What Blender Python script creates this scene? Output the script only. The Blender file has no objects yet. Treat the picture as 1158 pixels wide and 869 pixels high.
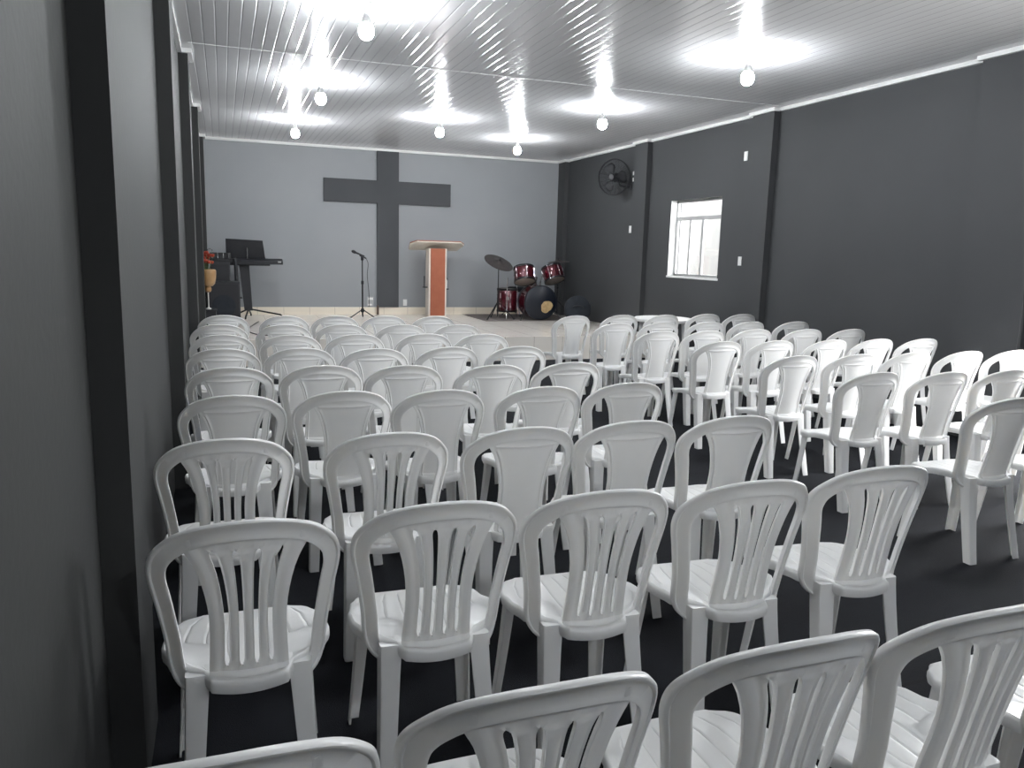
import bpy, bmesh, math, random
from mathutils import Vector, Matrix
random.seed(7)
C = bpy.context.scene.collection
PI = math.pi

# ------------------------------------------------------------------ materials
def mat(name, color, rough=0.6, metal=0.0, spec=0.5, **kw):
    m = bpy.data.materials.new(name); m.use_nodes = True
    b = m.node_tree.nodes['Principled BSDF']
    b.inputs['Base Color'].default_value = (*color, 1)
    b.inputs['Roughness'].default_value = rough
    b.inputs['Metallic'].default_value = metal
    b.inputs['Specular IOR Level'].default_value = spec
    for k, v in kw.items():
        b.inputs[k.replace('_', ' ')].default_value = v
    return m

def nodes(m):
    nt = m.node_tree
    return nt, nt.nodes, nt.links, nt.nodes['Principled BSDF']

def mth(nt, op, a, b=None, c=None):
    n = nt.nodes.new('ShaderNodeMath'); n.operation = op
    for i, v in enumerate((a, b, c)):
        if v is None: continue
        if isinstance(v, (int, float)): n.inputs[i].default_value = v
        else: nt.links.new(v, n.inputs[i])
    return n.outputs[0]

def coords(nt):
    tc = nt.nodes.new('ShaderNodeTexCoord'); s = nt.nodes.new('ShaderNodeSeparateXYZ')
    nt.links.new(tc.outputs['Object'], s.inputs[0])
    return tc.outputs['Object'], s.outputs

def noise(nt, vec, scale, detail=3, rough=0.5):
    n = nt.nodes.new('ShaderNodeTexNoise')
    n.inputs['Scale'].default_value = scale; n.inputs['Detail'].default_value = detail
    n.inputs['Roughness'].default_value = rough
    nt.links.new(vec, n.inputs['Vector'])
    return n.outputs['Fac']

def ramp(nt, fac, stops):
    r = nt.nodes.new('ShaderNodeValToRGB'); e = r.color_ramp.elements
    while len(e) < len(stops): e.new(0.5)
    for el, (p, c) in zip(e, stops):
        el.position = p; el.color = (*c, 1)
    nt.links.new(fac, r.inputs[0])
    return r.outputs[0]

def bump(nt, h, bsdf, strength=0.3, dist=0.01):
    b = nt.nodes.new('ShaderNodeBump'); b.inputs['Strength'].default_value = strength
    b.inputs['Distance'].default_value = dist
    nt.links.new(h, b.inputs['Height']); nt.links.new(b.outputs[0], bsdf.inputs['Normal'])

def noisy(name, c0, c1, rough, scale=3, bstr=0.15, bscale=60, bdist=0.004, spec=0.4, **kw):
    m = mat(name, c0, rough, 0, spec, **kw); nt, N, L, b = nodes(m)
    v, _ = coords(nt)
    L.new(ramp(nt, noise(nt, v, scale, 4), [(0.3, c0), (0.7, c1)]), b.inputs['Base Color'])
    if bstr: bump(nt, noise(nt, v, bscale, 3), b, bstr, bdist)
    return m

M = {}
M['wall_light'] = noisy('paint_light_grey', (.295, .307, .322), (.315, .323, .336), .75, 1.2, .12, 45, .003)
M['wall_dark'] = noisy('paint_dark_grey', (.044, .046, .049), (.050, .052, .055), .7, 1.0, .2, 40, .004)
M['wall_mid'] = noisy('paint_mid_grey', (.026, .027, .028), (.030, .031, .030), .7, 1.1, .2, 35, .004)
M['pilaster'] = noisy('paint_pilaster_grey', (.085, .09, .10), (.095, .10, .11), .7, 1.0, .2, 40, .004)
M['cross'] = noisy('cross_grey', (.060, .063, .069), (.066, .069, .075), .8, 2, .1, 60, .002)
M['plastic'] = noisy('white_plastic', (.85, .845, .835), (.88, .875, .865), .29, 6, .04, 400, .0006, spec=.5, Subsurface_Weight=.5, Subsurface_Scale=.012, Subsurface_Radius=(1, .97, .92))
M['white'] = mat('white_gloss', (.82, .82, .81), .35)
M['plate'] = mat('switch_white', (.78, .78, .77), .4)
M['black'] = noisy('black_plastic', (.012, .013, .016), (.02, .021, .025), .5, 8, .1, 120, .002)
M['blackfab'] = noisy('black_fabric', (.010, .013, .018), (.018, .022, .03), .85, 12, .4, 200, .004)
M['grille'] = noisy('speaker_grille', (.010, .011, .013), (.02, .02, .024), .6, 90, .5, 250, .004)
M['blackmetal'] = mat('black_metal', (.02, .02, .022), .4, .6)
M['chrome'] = mat('chrome', (.75, .75, .77), .18, 1.0)
M['bronze'] = noisy('dark_cymbal', (.035, .030, .030), (.055, .047, .045), .45, 20, .2, 80, .002)
M['red'] = mat('wine_red_lacquer', (.075, .005, .012), .2, .3, .5, Coat_Weight=.6)
M['drumhead'] = noisy('drum_head_black', (.005, .007, .013), (.008, .011, .018), .3, 5, 0)
M['skin'] = mat('drum_head_translucent', (.36, .31, .27), .45)
M['gold'] = noisy('gold_emblem', (.33, .22, .10), (.50, .36, .18), .45, 25, 0)
M['goldmetal'] = noisy('gold_glaze', (.27, .15, .06), (.36, .22, .10), .28, 9, 0, spec=.6)
M['redflower'] = noisy('red_petals', (.22, .018, .010), (.33, .045, .015), .6, 20, 0)
M['leaf'] = mat('leaf_green', (.05, .09, .03), .6)
M['wood'] = noisy('orange_brown_wood', (.30, .085, .042), (.35, .105, .052), .5, 6, .1, 50, .002)
M['mdf'] = mat('cream_board', (.72, .66, .58), .5)
M['skirt'] = noisy('cornice_white', (.72, .72, .71), (.76, .76, .75), .4, 4, 0)
M['brownrubber'] = mat('brown_strip', (.10, .06, .04), .6)
M['steel'] = mat('window_backlit_grey', (.45, .45, .45), .4)  # back-lit shade of the white window frame put into this grey
M['tealbottle'] = mat('clear_plastic', (.85, .87, .88), .1, Transmission_Weight=.6)

# ribbed PVC ceiling: lengthwise boards, glossy
m = mat('pvc_ceiling', (.52, .52, .53), .24, 0, .55); nt, N, L, b = nodes(m)
v, xyz = coords(nt)
fr = mth(nt, 'FRACT', mth(nt, 'DIVIDE', xyz[0], .1))
tri = mth(nt, 'ABSOLUTE', mth(nt, 'SUBTRACT', fr, .5))           # 0 in the middle of a board, .5 at the groove
groove = mth(nt, 'SMOOTH_MIN', mth(nt, 'MULTIPLY', mth(nt, 'SUBTRACT', .5, tri), 14.), 1., .3)
crown = mth(nt, 'SUBTRACT', groove, mth(nt, 'MULTIPLY', mth(nt, 'POWER', tri, 2.), .75))
bump(nt, crown, b, .55, .0045)
nz = noise(nt, v, .7, 2)
L.new(ramp(nt, groove, [(0.0, (.45, .45, .46)), (.6, (.60, .60, .61)), (1.0, (.64, .64, .65))]), b.inputs['Base Color'])
L.new(mth(nt, 'ADD', mth(nt, 'MULTIPLY', nz, .10), .12), b.inputs['Roughness'])
M['ceiling'] = m

# charcoal carpet with seams
m = mat('charcoal_carpet', (.02, .021, .026), .95, 0, .2); nt, N, L, b = nodes(m)
v, xyz = coords(nt)
n1 = noise(nt, v, 260, 2); n2 = noise(nt, v, 2.5, 4)
seam_x = mth(nt, 'LESS_THAN', mth(nt, 'ABSOLUTE', mth(nt, 'SUBTRACT', mth(nt, 'FRACT', mth(nt, 'DIVIDE', xyz[1], 1.35)), .5)), .006)
col = ramp(nt, mth(nt, 'ADD', mth(nt, 'MULTIPLY', n1, .6), mth(nt, 'MULTIPLY', n2, .4)), [(.3, (.004, .005, .007)), (.72, (.0125, .0135, .018))])
mx = N.new('ShaderNodeMixRGB'); mx.inputs[2].default_value = (.006, .006, .008, 1)
L.new(seam_x, mx.inputs[0]); L.new(col, mx.inputs[1]); L.new(mx.outputs[0], b.inputs['Base Color'])
bump(nt, n1, b, .6, .006)
M['carpet'] = m

# cream tiles (stage top, riser, skirting): joints on a 0.45 m grid on every axis
def tile_mat(name, step, off, c0, c1, rough, axes):
    m = mat(name, c0, rough, 0, .5); nt, N, L, b = nodes(m)
    v, xyz = coords(nt); lines = None
    for a in axes:
        f = mth(nt, 'FRACT', mth(nt, 'ADD', mth(nt, 'DIVIDE', xyz[a], step), off[a]))
        e = mth(nt, 'LESS_THAN', mth(nt, 'ABSOLUTE', mth(nt, 'SUBTRACT', f, .5)), .0055)
        lines = e if lines is None else mth(nt, 'MAXIMUM', lines, e)
    col = ramp(nt, noise(nt, v, 3, 5), [(.3, c0), (.7, c1)])
    mx = N.new('ShaderNodeMixRGB'); mx.inputs[2].default_value = (.36, .31, .27, 1)
    L.new(lines, mx.inputs[0]); L.new(col, mx.inputs[1]); L.new(mx.outputs[0], b.inputs['Base Color'])
    bump(nt, mth(nt, 'SUBTRACT', 1., lines), b, .3, .002)
    return m
M['tile'] = tile_mat('cream_floor_tile', .45, (.1, .35, 0), (.88, .82, .75), (.92, .86, .80), .16, (0, 1))
M['tileface'] = tile_mat('cream_riser_tile', .45, (.1, 0, 0), (.84, .79, .73), (.88, .83, .77), .25, (0,))
M['tilebase'] = tile_mat('cream_skirting_tile', .45, (.3, 0, 0), (.82, .74, .62), (.86, .78, .66), .25, (0,))

m = bpy.data.materials.new('bulb_glow'); m.use_nodes = True
nt = m.node_tree; nt.nodes.clear()
em = nt.nodes.new('ShaderNodeEmission'); em.inputs[0].default_value = (.93, .97, 1, 1); em.inputs[1].default_value = 480
o = nt.nodes.new('ShaderNodeOutputMaterial'); nt.links.new(em.outputs[0], o.inputs[0])
M['bulb'] = m

m = bpy.data.materials.new('window_glass'); m.use_nodes = True
nt = m.node_tree; nt.nodes.clear()
tr = nt.nodes.new('ShaderNodeBsdfTransparent'); gl = nt.nodes.new('ShaderNodeBsdfGlossy'); gl.inputs['Roughness'].default_value = .05
mix = nt.nodes.new('ShaderNodeMixShader'); mix.inputs[0].default_value = .06
o = nt.nodes.new('ShaderNodeOutputMaterial')
nt.links.new(tr.outputs[0], mix.inputs[1]); nt.links.new(gl.outputs[0], mix.inputs[2]); nt.links.new(mix.outputs[0], o.inputs[0])
M['glass'] = m

# ------------------------------------------------------------------ mesh helpers
def to_obj(name, bm, m, parent=None, smooth=True, angle=40):
    me = bpy.data.meshes.new(name)
    bmesh.ops.recalc_face_normals(bm, faces=bm.faces[:])
    bm.to_mesh(me); bm.free()
    me.materials.append(M[m] if isinstance(m, str) else m)
    if smooth:
        me.shade_smooth(); me.set_sharp_from_angle(angle=math.radians(angle))
    ob = bpy.data.objects.new(name, me); C.objects.link(ob)
    if parent is not None: ob.parent = parent
    return ob

def empty(name, loc, rz=0):
    e = bpy.data.objects.new(name, None); C.objects.link(e)
    e.location = loc; e.rotation_euler = (0, 0, rz); e.empty_display_size = .1
    return e

def tag(o, label, cat, group=None):
    o['label'] = label; o['category'] = cat
    if group: o['group'] = group
    return o

def struct(o):
    o['kind'] = 'structure'; return o

def box(bm, lo, hi, bev=0, mtx=None):
    r = bmesh.ops.create_cube(bm, size=1)
    vs = r['verts']
    c = [(a + b) / 2 for a, b in zip(lo, hi)]; s = [abs(b - a) for a, b in zip(lo, hi)]
    for v in vs: v.co = Vector((v.co.x * s[0] + c[0], v.co.y * s[1] + c[1], v.co.z * s[2] + c[2]))
    if bev:
        es = list({e for v in vs for e in v.link_edges})
        rb = bmesh.ops.bevel(bm, geom=es, offset=bev, segments=2, profile=.6, affect='EDGES')
        vs = list({v for f in rb['faces'] for v in f.verts} | {v for v in vs if v.is_valid})
    if mtx is not None:
        for v in vs: v.co = mtx @ v.co
    return vs

def frame_of(d):
    d = d.normalized(); a = Vector((0, 0, 1)) if abs(d.z) < .9 else Vector((1, 0, 0))
    x = d.cross(a).normalized(); return x, d.cross(x).normalized()

def tube(bm, pts, r, seg=8):
    pts = [Vector(p) for p in pts]; rings = []
    for i, p in enumerate(pts):
        d = (pts[min(i + 1, len(pts) - 1)] - pts[max(i - 1, 0)])
        x, y = frame_of(d); rr = r[i] if isinstance(r, (list, tuple)) else r
        rings.append([bm.verts.new(p + (x * math.cos(t) + y * math.sin(t)) * rr) for t in [2 * PI * k / seg for k in range(seg)]])
    for a, b in zip(rings, rings[1:]):
        for k in range(seg): bm.faces.new((a[k], a[(k + 1) % seg], b[(k + 1) % seg], b[k]))
    bm.faces.new(rings[0][::-1]); bm.faces.new(rings[-1])

def lathe(bm, prof, seg=24, mtx=None):
    """profile of (radius, z) turned about the z axis; ends at radius 0 close."""
    rings = []; new = []
    for r, z in prof:
        if r < 1e-6: ring = [bm.verts.new((0, 0, z))]
        else: ring = [bm.verts.new((r * math.cos(2 * PI * k / seg), r * math.sin(2 * PI * k / seg), z)) for k in range(seg)]
        rings.append(ring); new += ring
    for a, b in zip(rings, rings[1:]):
        if len(a) == 1 and len(b) == 1: continue
        for k in range(seg):
            j = (k + 1) % seg
            if len(a) == 1: bm.faces.new((a[0], b[j], b[k]))
            elif len(b) == 1: bm.faces.new((a[k], a[j], b[0]))
            else: bm.faces.new((a[k], a[j], b[j], b[k]))
    if len(rings[0]) > 1: bm.faces.new(rings[0][::-1])
    if len(rings[-1]) > 1: bm.faces.new(rings[-1])
    if mtx is not None:
        for v in new: v.co = mtx @ v.co
    return new

def prism(bm, poly, z0, z1, mtx=None):
    a = [bm.verts.new((x, y, z0)) for x, y in poly]; b = [bm.verts.new((x, y, z1)) for x, y in poly]
    n = len(poly)
    for k in range(n): bm.faces.new((a[k], a[(k + 1) % n], b[(k + 1) % n], b[k]))
    bm.faces.new(a[::-1]); bm.faces.new(b)
    if mtx is not None:
        for v in a + b: v.co = mtx @ v.co

def B(): return bmesh.new()
def axis_mtx(p, d):
    """z axis of local space turned onto direction d, moved to p."""
    return Matrix.Translation(Vector(p)) @ Vector(d).normalized().to_track_quat('Z', 'Y').to_matrix().to_4x4()

def interp(tab, x):
    if x <= tab[0][0]: return tab[0][1]
    for (a, va), (b, vb) in zip(tab, tab[1:]):
        if x <= b:
            t = (x - a) / (b - a); t = t * t * (3 - 2 * t)
            return va + (vb - va) * t
    return tab[-1][1]

def catmull(pts, n):
    P = [pts[0]] + list(pts) + [pts[-1]]; out = []
    for i in range(1, len(P) - 2):
        for k in range(n):
            t = k / n
            out.append(tuple(.5 * ((2 * b) + (c - a) * t + (2 * a - 5 * b + 4 * c - d) * t * t + (3 * b - a - 3 * c + d) * t ** 3)
                             for a, b, c, d in zip(P[i - 1], P[i], P[i + 1], P[i + 2])))
    out.append(tuple(pts[-1])); return out

# ------------------------------------------------------------------ the room
XL, XR, Y0, Y1, ZC = -.335, 6.318, -2.6, 14.65, 3.333
ST_Y, ST_Z = 10.62, .345
T = .18
bm = B(); box(bm, (XL - T, Y0 - T, -.12), (XR + T, Y1 + T, 0)); struct(to_obj('floor', bm, 'carpet', smooth=False))
bm = B(); box(bm, (XL - T, Y0 - T, ZC), (XR + T, Y1 + T, ZC + .1)); struct(to_obj('ceiling', bm, 'ceiling', smooth=False))
bm = B(); box(bm, (XL - T, Y1, 0), (XR + T, Y1 + T, ZC)); struct(to_obj('wall_back', bm, 'wall_light', smooth=False))
bm = B(); box(bm, (XL - T, Y0 - T, 0), (XR + T, Y0, ZC)); struct(to_obj('wall_front', bm, 'wall_light', smooth=False))
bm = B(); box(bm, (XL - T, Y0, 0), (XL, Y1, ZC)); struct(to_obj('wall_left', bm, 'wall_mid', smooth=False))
# wall with openings: (y0, y1, z0, z1)
WIN = (9.21, 10.50, 1.27, 2.37)
DOOR = (3.1, 4.5, 0, 2.3)
bm = B()
def wall_open(bm, y0, y1, ops):
    y = y0
    for a, b_, z0, z1 in sorted(ops):
        box(bm, (XR, y, 0), (XR + T, a, ZC))
        if z0 > 0: box(bm, (XR, a, 0), (XR + T, b_, z0))
        box(bm, (XR, a, z1), (XR + T, b_, ZC)); y = b_
    box(bm, (XR, y, 0), (XR + T, y1, ZC))
wall_open(bm, Y0, Y1, [WIN, DOOR])
bmesh.ops.remove_doubles(bm, verts=bm.verts[:], dist=1e-5)
struct(to_obj('wall_right', bm, 'wall_dark', smooth=False))

# pilasters
PL = [(2.25, 2.62), (5.27, 5.64), (8.29, 8.66), (11.35, 11.72), (14.35, 14.65)]
PR = [(-.9, -.5), (4.72, 5.37), (8.15, 8.56), (11.16, 11.56), (14.33, 14.65)]
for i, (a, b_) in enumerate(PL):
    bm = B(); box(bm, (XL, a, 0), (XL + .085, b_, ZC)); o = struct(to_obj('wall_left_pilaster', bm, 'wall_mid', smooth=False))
for i, (a, b_) in enumerate(PR):
    bm = B(); box(bm, (XR - .08, a, 0), (XR, b_, ZC)); o = struct(to_obj('wall_right_pilaster', bm, 'wall_dark', smooth=False))

# cornice: follows walls and pilasters
def cornice_side(x, sgn, pil, dep):
    bm = B(); y = Y0; w, h = .035, .04
    for a, b_ in pil:
        box(bm, (x, y, ZC - h), (x + sgn * w, a, ZC))
        box(bm, (x + sgn * (dep - .001), a - w, ZC - h), (x + sgn * (dep + w), min(b_ + w, Y1), ZC))
        box(bm, (x, a - w, ZC - h), (x + sgn * dep, a, ZC))
        y = b_
    if y < Y1: box(bm, (x, y, ZC - h), (x + sgn * w, Y1, ZC))
    return bm
struct(to_obj('trim_1', cornice_side(XL, 1, PL, .085), 'skirt', smooth=False))
struct(to_obj('trim_2', cornice_side(XR, -1, PR, .08), 'skirt', smooth=False))
bm = B(); box(bm, (XL + .085, Y1 - .035, ZC - .04), (XR - .08, Y1, ZC)); struct(to_obj('trim_3', bm, 'skirt', smooth=False))
bm = B(); box(bm, (XL + .1, 8.02, ZC - .006), (XR - .1, 8.055, ZC)); struct(to_obj('trim_4', bm, 'ceiling', smooth=False))

# stage: tiled platform
bm = B(); box(bm, (XL + .002, ST_Y + .012, 0), (XR - .002, Y1 - .002, ST_Z - .012)); box(bm, (XL + .002, ST_Y, ST_Z - .012), (XR - .002, Y1 - .002, ST_Z), 0)
o = struct(to_obj('floor_stage', bm, 'tile', smooth=False))
bm = B(); box(bm, (XL + .003, ST_Y + .002, .0), (XR - .003, ST_Y + .012, ST_Z - .012)); struct(to_obj('trim_5', bm, 'tileface', smooth=False))
bm = B(); box(bm, (XL + .085, Y1 - .012, ST_Z), (XR - .08, Y1, ST_Z + .135)); struct(to_obj('baseboard_back', bm, 'tilebase', smooth=False))

# window_1 in the side wall
y0, y1, z0, z1 = WIN
bm = B(); d0, d1 = XR + .10, XR + .14
for a, b_, c, d in ((y0, y0 + .035, z0, z1), (y1 - .035, y1, z0, z1), (y0, y1, z0, z0 + .035), (y0, y1, z1 - .035, z1)):
    box(bm, (d0, a, c), (d1, b_, d), .003)
w = struct(to_obj('window_1', bm, 'steel', smooth=False))
for a, b_, c, d in ((y0 + .035, y1 - .035, z1 - .29, z1 - .235),):
    bm = B(); box(bm, (d0 + .002, a, c), (d1 - .004, b_, d), .003); to_obj('transom_bar', bm, 'steel', w, smooth=False)
for ym, ww in ((9.80, .06), (10.12, .045), (10.40, .04)):
    bm = B(); box(bm, (d0 + .006, ym - ww / 2, z0 + .035), (d1 - .008, ym + ww / 2, z1 - .275), .003); to_obj('mullion', bm, 'steel', w, smooth=False)
bm = B(); box(bm, (d0 + .017, y0 + .03, z0 + .03), (d0 + .021, y1 - .03, z1 - .03)); to_obj('pane', bm, 'glass', w, smooth=False)
bm = B(); box(bm, (XR - .012, y0 - .02, z0 - .03), (XR + .10, y1 + .02, z0), .004)
to_obj('sill', bm, 'white', w, smooth=False)
bm = B()
for a, b_, c, d in ((y1, y1 + .003, z0, z1),):
    box(bm, (XR - .001, y1 - .006, z0), (XR + .1, y1, z1))
to_obj('reveal', bm, 'white', w, smooth=False)
# open doorway beyond the frame, where the daylight comes from
y0, y1, z0, z1 = DOOR
bm = B()
for a, b_, c, d in ((y0, y0 + .05, 0, z1), (y1 - .05, y1, 0, z1), (y0, y1, z1 - .05, z1)):
    box(bm, (XR, a, c), (XR + T, b_, d), .004)
struct(to_obj('door_1', bm, 'steel', smooth=False))
bm = B(); box(bm, (XR + T, -12, -.2), (XR + 30, 30, -.02)); struct(to_obj('ground_outside', bm, noisy('yard_concrete', (.45, .43, .40), (.5, .48, .45), .9, 2, .2, 30), smooth=False))

bm = B(); box(bm, (XR + T + 1.9, 7.6, -.02), (XR + T + 2.05, 16, 3.6)); struct(to_obj('wall_outside_added', bm, noisy('dimming_plaster', (.14, .14, .135), (.16, .16, .155), .9, 2, .2, 30), smooth=False))  # added wall, dims the sky behind the window bars

# ------------------------------------------------------------------ plastic chair
def back_y(x, z):
    t = max(0, (z - .44) / .45)
    return -.185 - .095 * t ** 1.15 + (.085 - .030 * t) * (x / .2) ** 2

def arch_frame():
    half = [(.150, .408), (.168, .424), (.180, .46), (.186, .53), (.1955, .60), (.206, .665), (.2135, .705), (.2155, .735), (.2095, .768), (.191, .797), (.157, .8275), (.112, .8475), (.058, .8595), (0, .8630)]
    pts = catmull(half, 4)
    full = pts[:-1] + [(0, .8630)] + [(-x, z) for x, z in pts[-2::-1]]
    wid = [(.40, .042), (.55, .041), (.70, .045), (.79, .050), (.84, .053), (.90, .055)]
    # section: (fraction across from the outer lip to the inner edge, offset in y)
    sec = [(-.5, .004), (-.5, -.010), (-.44, -.0135), (-.34, -.0125), (-.24, -.006), (.30, -.005), (.42, -.0085), (.5, -.007), (.5, .008), (.40, .0125), (-.2, .014), (-.4, .011)]
    bm = B(); rings = []
    n = len(full)
    for i, (x, z) in enumerate(full):
        a = full[max(i - 1, 0)]; b_ = full[min(i + 1, n - 1)]
        tx, tz = b_[0] - a[0], b_[1] - a[1]; l = math.hypot(tx, tz); tx /= l; tz /= l
        nx, nz = -tz, tx        # points inward for a path running right-bottom -> top -> left-bottom
        w = interp(wid, z); ring = []
        for f, dy in sec:
            px, pz = x + nx * f * w, z + nz * f * w
            ring.append(bm.verts.new((px, back_y(px, pz) + dy, pz)))
        rings.append(ring)
    k = len(sec)
    for a, b_ in zip(rings, rings[1:]):
        for j in range(k): bm.faces.new((a[j], a[(j + 1) % k], b_[(j + 1) % k], b_[j]))
    bm.faces.new(rings[0]); bm.faces.new(rings[-1][::-1])
    return bm

HW = [(.405, .100), (.46, .099), (.52, .0962), (.58, .0942), (.63, .0955), (.68, .102), (.73, .113), (.77, .127), (.80, .1435), (.82, .1545), (.86, .158)]
_hw = sorted((z, x) for x, z in catmull([(x, z) for z, x in HW], 10))
def hw_at(z):
    for (a, va), (b, vb) in zip(_hw, _hw[1:]):
        if z <= b: return va + (vb - va) * (z - a) / max(1e-9, b - a)
    return _hw[-1][1]
def splat(slatted):
    bm = B()
    cs = [-.56, -.19, .19, .56]; hwid = .062
    if slatted:
        us = [-1, -.93, -.84, -.75]
        for c in cs:
            us += [c - hwid - .035, c - hwid, c, c + hwid, c + hwid + .035]
        us += [.75, .84, .93, 1]
        us = sorted(us + [-.375, 0, .375])
        zs = [.405, .415, .428, .440, .452, .462, .470, .476, .486] + [.50 + .03 * i for i in range(10)] + [.786, .796, .803, .807, .815, .828, .840]
        z0, z1 = .470, .807
    else:
        us = [-1, -.95, -.9, -.85, -.8, -.75, -.6, -.4, -.2, 0, .2, .4, .6, .75, .8, .85, .9, .95, 1]
        zs = [.405, .415, .428, .440, .452, .462, .475] + [.50 + .03 * i for i in range(10)] + [.785, .793, .800, .807, .814, .825, .840]
    grid = {}
    for i, z in enumerate(zs):
        hw = hw_at(z)
        for j, u in enumerate(us):
            uu = u; dy = 0.0
            if slatted:
                for c in cs:
                    d = u - c
                    if abs(d) < .1 and abs(d) > .001:
                        e = min((z - z0) / .016, (z1 - z) / .016)
                        if e < 1 and abs(d) <= hwid + 1e-6 and -.01 <= e: uu = c + d * (.35 + .65 * math.sqrt(max(0, e)))
                    if z0 - .008 < z < z1 + .008 and abs(abs(d) - hwid) < 1e-4: dy -= .0035
                if abs(u) == .84: dy -= .0055
                if z0 < z < z1 and any(abs(u - q) < 1e-4 for q in (-.375, 0, .375)): dy -= .0035
            else:
                bead = max(0, 1 - abs(abs(u) - .85) / .06) if z < .800 else 0
                bz = max(0, 1 - abs(z - .807) / .008) if abs(u) < .86 else 0
                dy -= .0055 * max(bead, bz)
            if abs(u) > .92: dy -= .004
            if z < .452: dy -= .014 * min(1, (.452 - z) / .012)
            x = uu * hw
            grid[i, j] = bm.verts.new((x, back_y(x, z) + dy - .001, z))
    for i in range(len(zs) - 1):
        for j in range(len(us) - 1):
            if slatted:
                um = (us[j] + us[j + 1]) / 2; zm = (zs[i] + zs[i + 1]) / 2
                if z0 < zm < z1 and any(abs(um - c) < hwid for c in cs): continue
            bm.faces.new((grid[i, j], grid[i, j + 1], grid[i + 1, j + 1], grid[i + 1, j]))
    for v in [v for v in bm.verts if not v.link_faces]: bm.verts.remove(v)
    # thickness towards the front
    old = bm.faces[:]; r = bmesh.ops.duplicate(bm, geom=bm.verts[:] + bm.edges[:] + old)
    vm = r['vert_map']; fr = {v: vm[v] for v in list(vm.keys()) if isinstance(v, bmesh.types.BMVert)}
    th = .011 if slatted else .007
    be = [e for e in bm.edges if len(e.link_faces) == 1 and e.verts[0] in fr and e.verts[1] in fr and any(f in set(old) for f in e.link_faces)]
    orig = set(v for f in old for v in f.verts)
    for v in orig: vm[v].co.y += th
    olds = set(old)
    for e in [e for e in bm.edges if len(e.link_faces) == 1 and e.link_faces[0] in olds]:
        a, b_ = e.verts
        try: bm.faces.new((a, b_, vm[b_], vm[a]))
        except ValueError: pass
    return bm

def seat_mesh():
    bm = B()
    hwt = [(0, .092), (.09, .106), (.17, .152), (.26, .196), (.40, .216), (.58, .215), (.78, .200), (.90, .176), (1, .125)]
    cs = [-.78, -.52, -.26, 0, .26, .52, .78]
    ss = [-1, -.93] + [q for c in cs for q in (c - .045, c - .014, c, c + .014, c + .045)] + [.93, 1]
    ss.sort()
    nt_ = 24; rows = []
    for i in range(nt_ + 1):
        t = .5 - .5 * math.cos(PI * i / nt_)
        y = -.200 + .418 * t; hw = interp(hwt, t); row = []
        for s in ss:
            yy = y
            if t < .25: yy = y - .012 * (1 - s * s) * (1 - t / .25)
            if t > .8: yy = y + .014 * (1 - s * s) * (t - .8) / .2
            z = .437 + .007 * s ** 2 - .014 * max(0, (t - .72) / .28) ** 2
            z += .024 * abs(s) ** 6 * max(0, 1 - ((t - .36) / .30) ** 2)
            if any(abs(s - c) < 1e-5 for c in cs) and .1 < t < .93: z -= .0026
            row.append(bm.verts.new((s * hw, yy, z)))
        rows.append(row)
    for a, b_ in zip(rows, rows[1:]):
        for j in range(len(ss) - 1): bm.faces.new((a[j], a[j + 1], b_[j + 1], b_[j]))
    per = rows[0] + [r[-1] for r in rows[1:]] + rows[-1][-2::-1] + [r[0] for r in rows[-2:0:-1]]
    n = len(per)
    nor = []
    for i in range(n):
        d = per[(i + 1) % n].co - per[i - 1].co
        nor.append(Vector((d.y, -d.x, 0)).normalized())
    prev = per
    for off, dz in ((.005, -.003), (.008, -.010), (.008, -.024), (.005, -.036), (.001, -.036), (.001, -.008)):
        ring = [bm.verts.new(per[i].co + nor[i] * off + Vector((0, 0, dz))) for i in range(n)]
        for i in range(n): bm.faces.new((prev[i], prev[(i + 1) % n], ring[(i + 1) % n], ring[i]))
        prev = ring
    cen = bm.verts.new((0, 0, .425))
    for i in range(n): bm.faces.new((prev[i], prev[(i + 1) % n], cen))
    return bm

def leg_mesh(sx, sy):
    bm = B(); th = .006
    if sy < 0: top, bot = (.160, .172, .062, .060), (.178, .250, .045, .044)
    else: top, bot = (.182, .168, .052, .058), (.206, .212, .036, .040)
    ztop = .443 if sy < 0 else .425
    rings = []
    for q in (0, .03, .08, .2, .4, .6, .8, 1):
        z = ztop * (1 - q)
        e = q ** 1.25
        ox, oy, w, d = [a + (b_ - a) * (e if i < 2 else q ** .7) for i, (a, b_) in enumerate(zip(top, bot))]
        c = .009
        P = [(-w, 0), (-c, 0), (-c * .3, -c * .3), (0, -c), (0, -d), (-th, -d), (-th, -c - .002), (-c - .002, -th), (-w, -th)]
        if q < .05: P = P[:5] + [(-w * .5, -d), (-w, -d), (-w, -d * .7), (-w, -d * .35)]
        rings.append([bm.verts.new((sx * (ox + px), sy * (oy + py), z)) for px, py in P])
    n = 9
    for a, b_ in zip(rings, rings[1:]):
        for j in range(n): bm.faces.new((a[j], a[(j + 1) % n], b_[(j + 1) % n], b_[j]))
    bm.faces.new(rings[0]); bm.faces.new(rings[-1][::-1])
    return bm

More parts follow.
